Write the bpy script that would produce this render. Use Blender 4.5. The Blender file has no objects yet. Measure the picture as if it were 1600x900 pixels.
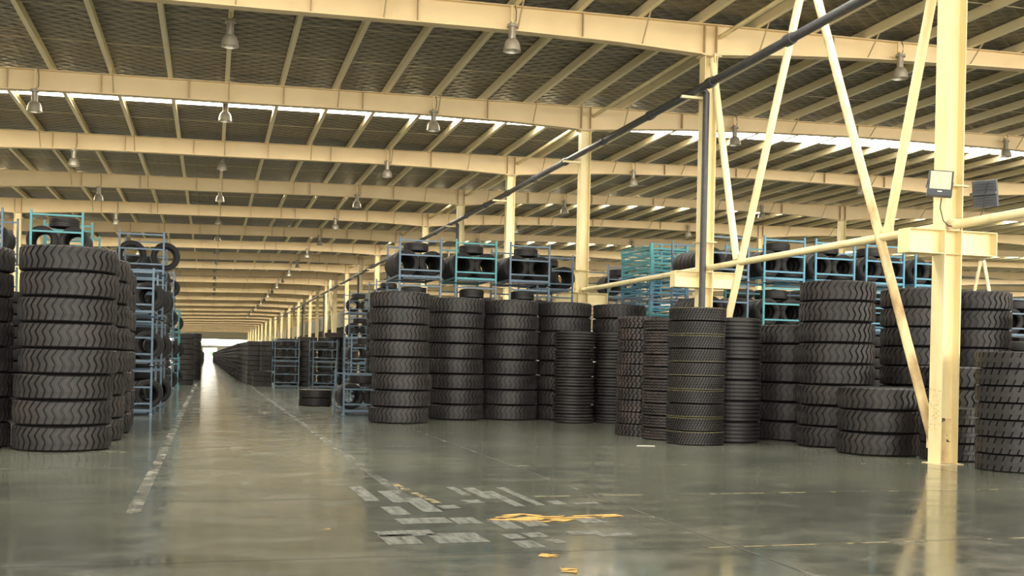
import bpy, math, random
from mathutils import Vector, Matrix
random.seed(7)
SC = bpy.context.scene
COL = SC.collection
PI = math.pi

# ------------------------------------------------------------------ camera
cam_d = bpy.data.cameras.new('camera')
cam = bpy.data.objects.new('camera', cam_d)
COL.objects.link(cam)
YAW, ROLL = math.atan(472 / 1650), .022
cam.location = (0, 0, 1.53)
cam.rotation_euler = (Matrix.Rotation(-YAW, 4, 'Z') @ Matrix.Rotation(PI / 2, 4, 'X') @ Matrix.Rotation(ROLL, 4, 'Z')).to_euler()
cam_d.sensor_width = 36
cam_d.lens = 36 * 1650 / 1600
cam_d.shift_y = (565.9 - 450) / 1600
cam_d.clip_end = 1500
SC.camera = cam

# ------------------------------------------------------------------ world, light, exposure
SC.view_settings.view_transform = 'Standard'
SC.view_settings.look = 'None'
SC.view_settings.gamma = 1
SC.view_settings.use_curve_mapping = False
SC.view_settings.exposure = 0.55
W = bpy.data.worlds.new('sky'); SC.world = W
W.use_nodes = True
bg = W.node_tree.nodes['Background']
bg.inputs[0].default_value = (1.0, .95, .84, 1)
bg.inputs[1].default_value = 7.0

YB_OPEN = -12.05
def area(name, loc, rot, sx, sy, power, color):
    l = bpy.data.lights.new(name, 'AREA'); l.shape = 'RECTANGLE'; l.size = sx; l.size_y = sy
    l.energy = power; l.color = color
    o = bpy.data.objects.new(name, l); o.location = loc; o.rotation_euler = rot
    COL.objects.link(o); return o
# daylight through the open loading side behind the camera
portal = area('loading_side_opening', (38.4, YB_OPEN, 5.5), (PI / 2, 0, 0), 139, 11, 1, (1, 1, 1))
portal.data.cycles.is_portal = True                     # only guides the sampling of the sky through the open side
SKY_E = 17.0

# ------------------------------------------------------------------ helpers
class MB:
    def __init__(s): s.v = []; s.f = []
    def quad(s, a, b, c, d):
        n = len(s.v); s.v += [a, b, c, d]; s.f.append((n, n + 1, n + 2, n + 3))
    def box(s, x0, x1, y0, y1, z0, z1):
        n = len(s.v)
        s.v += [(x, y, z) for z in (z0, z1) for y in (y0, y1) for x in (x0, x1)]
        for q in ((0, 2, 3, 1), (4, 5, 7, 6), (0, 1, 5, 4), (2, 6, 7, 3), (0, 4, 6, 2), (1, 3, 7, 5)):
            s.f.append(tuple(n + i for i in q))
        return s
    def tube(s, pts, r, seg=10, cap=True):
        pts = [Vector(p) for p in pts]; rings = []
        for i, p in enumerate(pts):
            t = (pts[min(i + 1, len(pts) - 1)] - pts[max(i - 1, 0)]).normalized()
            up = Vector((0, 0, 1)) if abs(t.z) < .95 else Vector((1, 0, 0))
            a = t.cross(up).normalized(); b = a.cross(t).normalized()
            rr = r[i] if isinstance(r, (list, tuple)) else r
            n = len(s.v); rings.append(n)
            for k in range(seg):
                w = 2 * PI * k / seg
                s.v.append(tuple(p + a * (rr * math.cos(w)) + b * (rr * math.sin(w))))
        for n, m in zip(rings, rings[1:]):
            for k in range(seg):
                s.f.append((n + k, n + (k + 1) % seg, m + (k + 1) % seg, m + k))
        if cap:
            s.f.append(tuple(rings[0] + k for k in range(seg))[::-1])
            s.f.append(tuple(rings[-1] + k for k in range(seg)))
        return s
    def lathe(s, prof, seg=40, closed=False, c=(0, 0, 0)):
        n0 = len(s.v); m = len(prof)
        for k in range(seg):
            w = 2 * PI * k / seg; cw, sw = math.cos(w), math.sin(w)
            s.v += [(c[0] + r * cw, c[1] + r * sw, c[2] + z) for r, z in prof]
        for k in range(seg):
            a = n0 + k * m; b = n0 + ((k + 1) % seg) * m
            for i in range(m if closed else m - 1):
                j = (i + 1) % m
                s.f.append((a + i, b + i, b + j, a + j))
        return s
    def mesh(s, name, mat, smooth=False, angle=.6):
        me = bpy.data.meshes.new(name); me.from_pydata(s.v, [], s.f)
        if mat: me.materials.append(mat)
        if smooth:
            me.shade_smooth()
            me.set_sharp_from_angle(angle=angle)
        me.update(); return me

def link(name, me, parent=None, loc=(0, 0, 0), rz=0):
    o = bpy.data.objects.new(name, me); COL.objects.link(o)
    if parent is not None: o.parent = parent
    o.location = loc; o.rotation_euler = (0, 0, rz)
    return o
def tag(o, label=None, cat=None, group=None, kind=None):
    for k, v in (('label', label), ('category', cat), ('group', group), ('kind', kind)):
        if v: o[k] = v
    return o
def empty(name, loc=(0, 0, 0), rz=0):
    return link(name, None, None, loc, rz)
ORD = 'lowest second third fourth fifth sixth seventh eighth ninth tenth eleventh twelfth thirteenth fourteenth fifteenth sixteenth seventeenth eighteenth nineteenth twentieth'.split()
NTH = ['first'] + ORD[1:] + ['twenty-first', 'twenty-second', 'twenty-third', 'twenty-fourth', 'twenty-fifth']

# ------------------------------------------------------------------ materials
def mat(name, col, rough=.6, metal=0., noise=None, bump=None, spec=.5, coat=0.):
    """noise = (scale, second colour, low, high, stretch) mixes a second colour by a noise of the object's own space."""
    m = bpy.data.materials.new(name); m.use_nodes = True
    nt = m.node_tree; b = nt.nodes['Principled BSDF']
    b.inputs['Base Color'].default_value = (*col, 1); b.inputs['Roughness'].default_value = rough
    b.inputs['Metallic'].default_value = metal; b.inputs['Specular IOR Level'].default_value = spec
    b.inputs['Coat Weight'].default_value = coat
    geo = nt.nodes.new('ShaderNodeNewGeometry')
    def nz(scale, detail=4, stretch=(1, 1, 1)):
        mp = nt.nodes.new('ShaderNodeMapping'); mp.inputs['Scale'].default_value = stretch
        nt.links.new(geo.outputs['Position'], mp.inputs[0])
        n = nt.nodes.new('ShaderNodeTexNoise'); n.inputs['Scale'].default_value = scale; n.inputs['Detail'].default_value = detail
        nt.links.new(mp.outputs[0], n.inputs['Vector']); return n.outputs[0]
    if noise:
        sc, c2, lo, hi, st = noise
        mr = nt.nodes.new('ShaderNodeMapRange'); mr.inputs[1].default_value = lo; mr.inputs[2].default_value = hi
        nt.links.new(nz(sc, 5, st), mr.inputs[0])
        mx = nt.nodes.new('ShaderNodeMix'); mx.data_type = 'RGBA'
        mx.inputs[6].default_value = (*col, 1); mx.inputs[7].default_value = (*c2, 1)
        nt.links.new(mr.outputs[0], mx.inputs[0]); nt.links.new(mx.outputs[2], b.inputs['Base Color'])
    if bump:
        bp = nt.nodes.new('ShaderNodeBump'); bp.inputs['Strength'].default_value = bump[1]; bp.inputs['Distance'].default_value = .01
        nt.links.new(nz(bump[0]), bp.inputs['Height']); nt.links.new(bp.outputs[0], b.inputs['Normal'])
    return m
def emit(name, col, s):
    m = bpy.data.materials.new(name); m.use_nodes = True; nt = m.node_tree
    nt.nodes.remove(nt.nodes['Principled BSDF'])
    e = nt.nodes.new('ShaderNodeEmission'); e.inputs[0].default_value = (*col, 1); e.inputs[1].default_value = s
    nt.links.new(e.outputs[0], nt.nodes['Material Output'].inputs[0]); return m
def worn(name, col, scale, lo, hi, stretch=(1, 1, 1), rough=.55):
    """flat paint worn through to the floor: noise decides where paint is left."""
    m = mat(name, col, rough); nt = m.node_tree; b = nt.nodes['Principled BSDF']
    geo = nt.nodes.new('ShaderNodeNewGeometry')
    mp = nt.nodes.new('ShaderNodeMapping'); mp.inputs['Scale'].default_value = stretch
    n = nt.nodes.new('ShaderNodeTexNoise'); n.inputs['Scale'].default_value = scale; n.inputs['Detail'].default_value = 6
    mr = nt.nodes.new('ShaderNodeMapRange'); mr.inputs[1].default_value = lo; mr.inputs[2].default_value = hi
    nt.links.new(geo.outputs['Position'], mp.inputs[0]); nt.links.new(mp.outputs[0], n.inputs['Vector'])
    nt.links.new(n.outputs[0], mr.inputs[0]); nt.links.new(mr.outputs[0], b.inputs['Alpha'])
    return m

M = {}
M['cream'] = mat('cream_paint', (.78, .61, .35), .5, noise=(.9, (.70, .53, .29), .45, .8, (1, 1, 1)))
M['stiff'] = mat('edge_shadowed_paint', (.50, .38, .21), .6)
M['cream_col'] = mat('column_paint', (.86, .74, .42), .45, noise=(2.5, (.68, .50, .24), .52, .85, (1, 1, .3)))
M['cream_dirty'] = mat('dusty_cream_paint', (.80, .66, .40), .6, noise=(3, (.5, .38, .22), .45, .75, (1, 1, .5)))
M['scuff'] = worn('chipped_paint', (.12, .10, .08), 60, .60, .66, (1, 1, .8))
M['scrawl'] = worn('black_scrawl', (.05, .045, .04), 11, .54, .60, (1, 1, .8))
M['rust'] = worn('rust_bloom', (.55, .32, .12), 3, .30, 1.0, (1, 1, .6))
M['purlin'] = mat('purlin_paint', (.90, .78, .50), .45)
M['rubber'] = mat('black_rubber', (.0075, .007, .0078), .62, noise=(3, (.015, .013, .0125), .45, .75, (1, 1, 1)), spec=.3)
M['tread'] = mat('tread_rubber', (.0165, .0145, .0152), .52, noise=(2.2, (.038, .031, .029), .42, .8, (1, 1, 1)), spec=.36)
M['tread_warm'] = mat('dusty_tread_rubber', (.024, .019, .0195), .5, noise=(3, (.062, .042, .038), .45, .75, (1, 1, 1)), spec=.4)
M['tyre_line'] = mat('yellow_paint_line', (.135, .12, .055), .6)
M['rack'] = mat('rack_blue', (.085, .135, .19), .5, .2, noise=(6, (.15, .18, .22), .5, .8, (1, 1, 1)))
M['rack_teal'] = mat('rack_teal', (.065, .26, .30), .5, .1, noise=(5, (.06, .16, .20), .5, .8, (1, 1, 1)))
M['rack_sky'] = mat('rack_sky_blue', (.075, .225, .33), .5, .1, noise=(5, (.06, .15, .24), .5, .8, (1, 1, 1)))
M['deck'] = mat('rack_deck_steel', (.09, .11, .13), .6, .2)
M['pipe'] = mat('black_pipe', (.045, .047, .055), .45, noise=(6, (.075, .075, .075), .5, .8, (1, 1, 1)))
M['alu'] = mat('lamp_aluminium', (.46, .42, .34), .42, .6)
M['alu_in'] = mat('lamp_reflector', (.9, .9, .86), .25, .2)
M['black'] = mat('black_plastic', (.03, .03, .033), .5)
M['flood'] = mat('floodlight_housing', (.10, .11, .13), .5, .2)
M['led'] = emit('floodlight_lens', (1, .86, .45), 1.0)
M['glow'] = emit('lamp_bulb', (1, .96, .85), 1.4)
M['sky'] = emit('skylight_daylight', (1, .95, .82), SKY_E)
M['wall'] = mat('cladding', (.70, .66, .55), .6)
M['wall_grey'] = mat('grey_cladding', (.20, .185, .16), .6)
M['rusty'] = mat('rust_stained_paint', (.78, .64, .35), .5, noise=(2.2, (.34, .21, .09), .42, .68, (1, 1, .6)))
M['scrap'] = mat('white_paper', (.8, .78, .68), .7)
M['leaf'] = mat('shrub_leaf', (.10, .28, .10), .7)
M['ground'] = mat('yard_concrete', (.55, .54, .50), .8)

def floor_mat():
    m = bpy.data.materials.new('polished_concrete'); m.use_nodes = True; nt = m.node_tree
    b = nt.nodes['Principled BSDF']; N = nt.nodes.new; L = nt.links.new
    geo = N('ShaderNodeNewGeometry')
    def nz(scale, stretch, detail=5, rough=.55):
        mp = N('ShaderNodeMapping'); mp.inputs['Scale'].default_value = stretch
        L(geo.outputs['Position'], mp.inputs[0])
        n = N('ShaderNodeTexNoise'); n.inputs['Scale'].default_value = scale; n.inputs['Detail'].default_value = detail; n.inputs['Roughness'].default_value = rough
        L(mp.outputs[0], n.inputs['Vector']); return n.outputs[0]
    def rng(x, lo, hi, a, c):
        r = N('ShaderNodeMapRange'); r.inputs[1].default_value = lo; r.inputs[2].default_value = hi
        r.inputs[3].default_value = a; r.inputs[4].default_value = c; L(x, r.inputs[0]); return r.outputs[0]
    def mix(f, a, c):
        x = N('ShaderNodeMix'); x.data_type = 'RGBA'; L(f, x.inputs[0])
        for i, q in ((6, a), (7, c)):
            if isinstance(q, tuple): x.inputs[i].default_value = (*q, 1)
            else: L(q, x.inputs[i])
        return x.outputs[2]
    big = rng(nz(.35, (1, 1, 1), 4), .38, .66, 0, 1)
    c = mix(big, (.096, .106, .088), (.162, .168, .132))
    streak = rng(nz(1.1, (.45, 2.2, 1), 6, .6), .54, .78, 0, .45)
    c = mix(streak, c, (.225, .228, .185))
    dark = rng(nz(2.4, (.5, 1.8, 1), 6, .65), .56, .80, 0, .5)
    c = mix(dark, c, (.058, .064, .056))
    L(c, b.inputs['Base Color'])
    L(rng(nz(1.7, (1, 1.4, 1), 5), .3, .7, .07, .20), b.inputs['Roughness'])
    b.inputs['Specular IOR Level'].default_value = .6
    bp = N('ShaderNodeBump'); bp.inputs['Strength'].default_value = .05; bp.inputs['Distance'].default_value = .02
    L(nz(2.0, (1, 1, 1), 3), bp.inputs['Height']); L(bp.outputs[0], b.inputs['Normal'])
    return m
M['floor'] = floor_mat()

def quilt_mat():
    m = bpy.data.materials.new('quilted_roof_lining'); m.use_nodes = True; nt = m.node_tree
    b = nt.nodes['Principled BSDF']; N = nt.nodes.new; L = nt.links.new
    geo = N('ShaderNodeNewGeometry'); sep = N('ShaderNodeSeparateXYZ'); L(geo.outputs['Position'], sep.inputs[0])
    wob = N('ShaderNodeTexNoise'); wob.inputs['Scale'].default_value = 1.3; L(geo.outputs['Position'], wob.inputs['Vector'])
    def ma(op, a, c=None, d=None):
        n = N('ShaderNodeMath'); n.operation = op
        for i, q in enumerate((a, c, d)):
            if q is None: continue
            if isinstance(q, (int, float)): n.inputs[i].default_value = q
            else: L(q, n.inputs[i])
        return n.outputs[0]
    def fam(sgn):
        u = ma('ADD', ma('MULTIPLY', sep.outputs[0], sgn * 1.9), ma('MULTIPLY', sep.outputs[1], 2.3))
        u = ma('ADD', u, ma('MULTIPLY', wob.outputs[0], .5))
        return ma('ABSOLUTE', ma('SUBTRACT', ma('FRACT', u), .5))       # .5 at a seam, 0 mid-cell
    q = ma('MAXIMUM', fam(1), fam(-1))
    line = N('ShaderNodeMapRange'); L(q, line.inputs[0]); line.inputs[1].default_value = .455; line.inputs[2].default_value = .495
    nz = N('ShaderNodeTexNoise'); nz.inputs['Scale'].default_value = 2.2; nz.inputs['Detail'].default_value = 5
    mp = N('ShaderNodeMapping'); mp.inputs['Scale'].default_value = (.5, 2.2, 1); L(geo.outputs['Position'], mp.inputs[0]); L(mp.outputs[0], nz.inputs['Vector'])
    c1 = N('ShaderNodeMix'); c1.data_type = 'RGBA'; L(nz.outputs[0], c1.inputs[0])
    c1.inputs[6].default_value = (.065, .057, .042, 1); c1.inputs[7].default_value = (.22, .19, .125, 1)
    c2 = N('ShaderNodeMix'); c2.data_type = 'RGBA'; L(ma('MULTIPLY', line.outputs[0], .4), c2.inputs[0]); L(c1.outputs[2], c2.inputs[6]); c2.inputs[7].default_value = (.48, .41, .26, 1)
    L(c2.outputs[2], b.inputs['Base Color']); b.inputs['Roughness'].default_value = .42
    h = ma('ADD', ma('MULTIPLY', q, -1.6), nz.outputs[0])
    bp = N('ShaderNodeBump'); bp.inputs['Strength'].default_value = .9; bp.inputs['Distance'].default_value = .10
    L(h, bp.inputs['Height']); L(bp.outputs[0], b.inputs['Normal'])
    return m
M['quilt'] = quilt_mat()

def glass_mat():
    m = bpy.data.materials.new('hazy_glazing'); m.use_nodes = True; nt = m.node_tree
    nt.nodes.remove(nt.nodes['Principled BSDF'])
    t = nt.nodes.new('ShaderNodeBsdfTransparent'); t.inputs[0].default_value = (.92, .95, .93, 1)
    g = nt.nodes.new('ShaderNodeBsdfGlossy'); g.inputs['Roughness'].default_value = .1
    mx = nt.nodes.new('ShaderNodeMixShader'); mx.inputs[0].default_value = .07
    nt.links.new(t.outputs[0], mx.inputs[1]); nt.links.new(g.outputs[0], mx.inputs[2])
    nt.links.new(mx.outputs[0], nt.nodes['Material Output'].inputs[0]); return m
M['glass'] = glass_mat()

# ------------------------------------------------------------------ the hall
X0, X1, X2, X3 = -9.75, 11.75, 33.25, 54.75          # column lines
Y1, BAY, NB = 14.91, 9.0, 39                           # first beam, bay, number of beams
XL, XR, YB, YE = -31.25, 108.0, -12.0, 362.0
def ztop(x): return 9.72 + .0235 * x                   # top of the roof beams
def depth(x):
    p = (x - X0) % 21.5; p = min(p, 21.5 - p)          # distance from the nearest column line
    pts = [(0, .76), (2.5, .63), (5.5, .57), (8, .57), (10.75, .58)]
    if x > X1: pts = [(0, .76), (2.3, .60), (4.5, .50), (7.5, .44), (10.75, .40)]
    for (a, u), (c, v) in zip(pts, pts[1:]):
        if p <= c: return u + (v - u) * (p - a) / (c - a)
    return pts[-1][1]
def ykth(k): return Y1 + BAY * k

fl = MB(); fl.quad((XL, YB - 14, 0), (XR, YB - 14, 0), (XR, YE, 0), (XL, YE, 0))
floor = tag(link('floor', fl.mesh('floor', M['floor'])), 'grey-green polished concrete warehouse floor', None, None, 'structure')
yd = MB(); yd.quad((-200, YE, -.03), (200, YE, -.03), (200, YE + 300, -.03), (-200, YE + 300, -.03))
tag(link('ground', yd.mesh('ground', M['ground'])), 'pale yard beyond the far door', None, None, 'structure')

# roof lining in bands between the skylight strips (one strip every second bay)
ZR = .24                                               # lining sits this far above the beams
strips = [(17.6, .9), (36.2, .9), (54.2, .75)] + [(Y1 + 18 * i + 4.8, .75) for i in range(3, 20) if Y1 + 18 * i < YE - 8]
ceil = MB(); ys = [YB] + [q for s, w in strips for q in (s - w, s + w)] + [YE]
for a, b in zip(ys[::2], ys[1::2]):
    ceil.quad((XL, a, ztop(XL) + ZR), (XL, b, ztop(XL) + ZR), (XR, b, ztop(XR) + ZR), (XR, a, ztop(XR) + ZR))
ceiling = tag(link('ceiling', ceil.mesh('ceiling', M['quilt'])), 'dark quilted lining under the warehouse roof', None, None, 'structure')
for i, (s, w) in enumerate(strips):
    q = MB(); q.quad((XL, s - w, ztop(XL) + ZR + .02), (XL, s + w, ztop(XL) + ZR + .02), (XR, s + w, ztop(XR) + ZR + .02), (XR, s - w, ztop(XR) + ZR + .02))
    o = link('skylight_panel', q.mesh('skylight_panel', M['sky']), ceiling)
    if i == 1: o['label'] = 'bright translucent skylight strip across the roof'

# purlins: C-sections along the hall on top of the beams
def purlin_mesh(length):
    b = MB(); b.box(-.06, .06, 0, length, 0, .012).box(-.06, -.048, 0, length, .012, .21).box(-.06, .06, 0, length, .21, .222)
    b.box(.045, .06, 0, length, .012, .035)
    return b
pm = purlin_mesh(BAY).mesh('purlin', M['purlin'])
PX = [3.56 + (1.573 if n > 0 else 1.62) * n for n in range(-21, 66)]
PX = [x for x in PX if XL + .5 < x < XR - .5]
rest = MB()
for x in PX:
    for k in range(-3, NB):
        if 0 <= k <= 6 and -10 < x < 46 and not (k == 0 and x < 4) and not (x > 36 and k < 3):
            link('purlin', pm, ceiling, (x, ykth(k), ztop(x)))
        elif -12 < x < 56 or k < 8:
            y = ykth(k); rest.box(x - .06, x + .06, y, y + BAY, ztop(x), ztop(x) + .012).box(x - .06, x - .048, y, y + BAY, ztop(x) + .012, ztop(x) + .2)
tag(link('purlin', rest.mesh('purlins_beyond', M['purlin']), ceiling), kind='stuff')
# thin sag rods between the purlins, two per bay
rod = MB()
for k in range(0, 9):
    for f in (.34, .67):
        y = ykth(k) + BAY * f
        rod.tube([(x, y, ztop(x) + .1) for x in (-12, 50)], .007, 4)
tag(link('sag_rod', rod.mesh('sag_rod', M['cream_dirty']), ceiling), kind='stuff')

# roof beams
def beam_mesh():
    b = MB(); xs = [XL + .1] + [x * .5 for x in range(int(XL * 2) + 1, int(XR * 2))] + [XR - .1]
    for x, u in zip(xs, xs[1:]):
        for (o0, o1, t0, t1) in ((-.011, .011, None, None), (-.14, .14, 'top', None), (-.14, .14, 'bot', None)):
            za, zb = ztop(x), ztop(u); da, db = za - depth(x), zb - depth(u)
            if t0 is None: A, B, C, D = da, za, db, zb
            elif t0 == 'top': A, B, C, D = za - .02, za, zb - .02, zb
            else: A, B, C, D = da - .012, da + .012, db - .012, db + .012
            n = len(b.v)
            b.v += [(x, o0, A), (x, o1, A), (x, o1, B), (x, o0, B), (u, o0, C), (u, o1, C), (u, o1, D), (u, o0, D)]
            for q in ((0, 4, 5, 1), (1, 5, 6, 2), (2, 6, 7, 3), (3, 7, 4, 0)): b.f.append(tuple(n + i for i in q))
    return b.mesh('roof_beam', M['cream'])
bm_ = beam_mesh()
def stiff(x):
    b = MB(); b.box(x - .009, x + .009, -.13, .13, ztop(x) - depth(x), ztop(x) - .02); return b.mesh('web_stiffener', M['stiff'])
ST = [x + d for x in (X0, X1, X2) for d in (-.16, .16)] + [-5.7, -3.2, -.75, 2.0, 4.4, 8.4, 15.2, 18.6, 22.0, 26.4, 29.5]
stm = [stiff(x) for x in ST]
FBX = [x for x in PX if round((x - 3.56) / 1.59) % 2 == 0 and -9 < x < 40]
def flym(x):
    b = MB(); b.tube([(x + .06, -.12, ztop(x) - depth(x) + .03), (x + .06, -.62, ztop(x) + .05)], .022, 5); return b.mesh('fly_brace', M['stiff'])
flm = [flym(x) for x in FBX]
for k in range(-2, NB):
    o = link('roof_beam', bm_, None, (0, ykth(k), 0))
    tag(o, f'cream steel roof beam, {NTH[k] if 0 <= k < 25 else "far"} one from the floodlit column', 'beam', 'roof beams', 'structure')
    if 0 <= k <= 22:
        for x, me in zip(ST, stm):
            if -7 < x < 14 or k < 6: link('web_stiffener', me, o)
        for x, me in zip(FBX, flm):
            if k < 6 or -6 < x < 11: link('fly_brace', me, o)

# columns
def col_mesh(xc, h):
    b = MB(); a, f = .17, .155
    b.box(-a, -a + .018, -f, f, 0, h).box(a - .018, a, -f, f, 0, h).box(-a + .018, a - .018, -.008, .008, 0, h)
    return b.mesh('steel_column', M['cream_col'])
def splice_m():
    b = MB(); b.box(-.23, .23, -.21, .21, -.012, .012); return b.mesh('splice_plate', M['cream_dirty'])
def base_m():
    b = MB(); b.box(-.24, .24, -.22, .22, 0, .012); return b.mesh('base_plate', M['cream_dirty'])
def bracket_m():
    b = MB()                                            # I-beam stub through the column, end plates and stiffeners
    for s in (-1, 1):
        x0, x1 = (-.84, -.17) if s < 0 else (.17, .86)
        b.box(x0, x1, -.15, .15, 0, .014).box(x0, x1, -.15, .15, .386, .40).box(x0, x1, -.006, .006, .014, .386)
        e = x0 if s < 0 else x1
        b.box(e - .008, e + .008, -.15, .15, .0141, .3859)
    b.box(-.16, .16, -.15, -.146, .0, .014).box(-.15, .15, -.15, .15, .388, .398).box(-.15, .15, -.15, .15, .002, .012)
    return b.mesh('bracket_beam', M['cream_col'])
sp_, ba_, br_ = splice_m(), base_m(), bracket_m()
cap = MB(); cap.box(-.26, .26, -.19, .19, -.03, -.005)
capm = cap.mesh('cap_plate', M['cream_dirty'])
for xc, kk in ((X1, range(-1, NB)), (X2, range(0, 24)), (X0, range(0, 16))):
    h = ztop(xc) - depth(xc) - .012; me = col_mesh(xc, h)
    for k in kk:
        c = link('steel_column', me, None, (xc, ykth(k), 0))
        tag(c, None, 'column', 'steel columns', 'structure')
        if xc == X1:
            c['label'] = ['cream steel column carrying two floodlights and chipped near its foot', 'cream steel column behind the black downpipe', 'cream steel column rising behind chevron tire stacks'][k] if 0 <= k < 3 else f'cream steel column beside the aisle, {NTH[k] if 0 <= k < 25 else "one of many"} along its line'
        elif xc == X2: c['label'] = f'slim cream column far across the hall, {NTH[k]} in its line'
        else: c['label'] = f'cream column behind the near racks, {NTH[k]} in its line'
        if k < 8 and xc != X0:
            link('base_plate', ba_, c); link('splice_plate', sp_, c, (0, 0, 4.6)); link('cap_plate', capm, c, (0, 0, h))
            if k < 4: link('bracket_beam', br_, c, (0, 0, 3.47))
        if xc == X1 and k == 0:
            b = MB(); b.quad((-.1715, .15, .55), (-.1715, -.15, .55), (-.1715, -.15, 1.25), (-.1715, .15, 1.25))
            link('chipped_paint', b.mesh('chipped_paint', M['scuff']), c)['label'] = 'black chips in the cream paint'
            b = MB(); b.quad((-.15, -.0095, .02), (.15, -.0095, .02), (.15, -.0095, .75), (-.15, -.0095, .75))
            link('rust_bloom', b.mesh('rust_bloom', M['rust']), c)['label'] = 'orange rust bloom on the web'
            b = MB()
            for (x, z, w, hh) in ((-.03, .86, .13, .22), (-.02, .66, .10, .22), (.10, .42, .08, .12)):
                b.quad((x - w / 2, -.0098, z - hh / 2), (x + w / 2, -.0098, z - hh / 2), (x + w / 2, -.0098, z + hh / 2), (x - w / 2, -.0098, z + hh / 2))
            link('scuff_mark', b.mesh('scuff_mark', M['scrawl']), c)['label'] = 'black scuffs and scrawl on the web'

# braces, struts and pipes on the column line
def pipe_thing(name, pts, r, m, label, cat, seg=12, group=None):
    b = MB(); b.tube(pts, r, seg)
    return tag(link(name, b.mesh(name, m, True)), label, cat, group)
def braced_bay(k, where, full=True):
    y0, y1 = ykth(k), ykth(k + 1); ym = (y0 + y1) / 2; xb = X1
    A = [((xb, y1 - .22, .12), (xb, ym + .12, 9.72), 'long diagonal brace from the far column foot'), ((xb - .02, y0 + .22, .35), (xb - .02, ym - .12, 9.72), 'long rust-stained brace from the near column foot')]
    A += [((xb + .0, y1 - .2, 9.1), (xb + .0, y1 - 1.66, 4.03), 'short brace from the far column top'), ((xb, y0 + .2, 9.1), (xb, y0 + 1.62, 4.03), 'short brace from the near column top')]
    for a, c, lab in A:
        p, q = Vector(a), Vector(c)
        o = pipe_thing('diagonal_brace', [p, p + (q - p) * .5, q], .085, M['rusty'] if 'rust' in lab else M['cream_col'], f'cream {lab} {where}', 'brace')
        g = MB(); g.box(-.012, .012, -.16, .16, -.12, .12)
        for e in ((p, q)):
            link('gusset_plate', g.mesh('gusset_plate', M['cream_dirty']), o, e)
braced_bay(0, 'beside the floodlit column')
braced_bay(10, 'far along the aisle')
for k in range(-1, 2):
    o = pipe_thing('strut_pipe', [(X1 - .02, ykth(k) + .17, 3.95), (X1 - .02, ykth(k + 1) - .17, 3.95)], .075, M['cream_col'],
        ['cream strut pipe joining the floodlit column to the next, crossed by braces', 'cream strut pipe crossing in front of the teal folded racks', 'cream strut pipe leaving the floodlit column toward the viewer'][k], 'strut')
    g = MB(); g.box(-.1, .1, -.012, .012, -.1, .1); gm = g.mesh('end_plate', M['cream_dirty'])
    link('end_plate', gm, o, (X1 - .02, ykth(k) + .185, 3.95)); link('end_plate', gm, o, (X1 - .02, ykth(k + 1) - .185, 3.95))
for k in range(-1, 14):
    pipe_thing('eave_strut', [(X1 + .28, ykth(k) + .02, 9.72), (X1 + .28, ykth(k + 1) - .02, 9.72)], .06, M['cream_col'], f'cream tube between column tops, {NTH[k + 1]} bay from the viewer', 'strut', 8)
# inverted V of pipes on the next column line
for s, (yb, zb) in enumerate(((41.3, 0.02), (37.6, 0.02))):
    pipe_thing('prop_pipe', [(X2 - .3, yb, zb), (X2 - .3, 39.46 + (.1 if s == 0 else -.1), 6.5)], .07, M['cream_dirty'], ['far leg', 'near leg'][s] + ' of the inverted V of pipes across the hall', 'brace', 8)

# black drain pipe under the roof with couplings and down-pipes
XP = 11.3
dp = empty('drain_pipe', (XP, 0, 8.28))
tag(dp, 'long black rainwater pipe slung along the column line', 'pipe')
yy = [-9.1 + 3.55 * i for i in range(60)]
for a, b in zip(yy, yy[1:]):
    if a > 80 and not (int(a / 3.55) % 1 == 0): continue
    t = MB(); t.tube([(0, a, 0), (0, b, 0)], .095, 12)
    link('pipe_length', t.mesh('pipe_length', M['pipe'], True), dp)
t = MB(); t.lathe([(.096, -.13), (.128, -.13), (.128, .0), (.118, .13), (.096, .13)], 14)
cm = t.mesh('coupling', M['pipe'], True)
for a in yy:
    if a < 110:
        o = link('coupling', cm, dp, (0, a, 0)); o.rotation_euler = (PI / 2, 0, 0)
for k in (1, 4, 8, 11, 14):
    y = ykth(k) - .34
    t = MB(); t.tube([(0, y, 0), (.18, y, 0), (.24, y, -.06), (.24, y, -8.27)], .08, 10)
    link('downpipe', t.mesh('downpipe', M['pipe'], True), dp)
hg = MB(); hg.box(-.32, .265, -.05, .05, -.17, -.11); hm = hg.mesh('pipe_bracket', M['cream_col'])
for k in range(0, 12):
    link('pipe_bracket', hm, dp, (0, ykth(k) - .1, 0))

# end wall with the clerestory and the open door
we = MB()
Z0 = lambda x: ztop(x) + ZR
for (x0, x1, z0, z1) in ((XL, -2.2, 0, 4.9), (2.2, XR, 0, 4.9), (-2.2, 2.2, 4.0, 4.9)):
    we.box(x0, x1, YE - .1, YE + .1, z0, z1)
n = len(we.v); we.v += [(XL, YE - .1, 6.95), (XR, YE - .1, 6.95), (XR, YE - .1, Z0(XR)), (XL, YE - .1, Z0(XL)), (XL, YE + .1, 6.95), (XR, YE + .1, 6.95), (XR, YE + .1, Z0(XR)), (XL, YE + .1, Z0(XL))]
for q in ((0, 1, 2, 3), (5, 4, 7, 6), (0, 4, 5, 1)): we.f.append(tuple(n + i for i in q))
we_o = tag(link('wall_far', we.mesh('wall_far', M['wall'])), 'pale end wall at the far end of the aisle', None, None, 'structure')
win = empty('window_1', (0, YE, 0)); tag(win, 'long white clerestory window above the far door', None, None, 'structure')
gl = MB(); gl.quad((XL, 0, 4.9), (XR, 0, 4.9), (XR, 0, 6.95), (XL, 0, 6.95)); link('pane', gl.mesh('pane', M['glass']), win)
mu = MB()
for x in range(-30, 56, 6): mu.box(x - .05, x + .05, -.06, .06, 4.9, 6.95)
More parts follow.
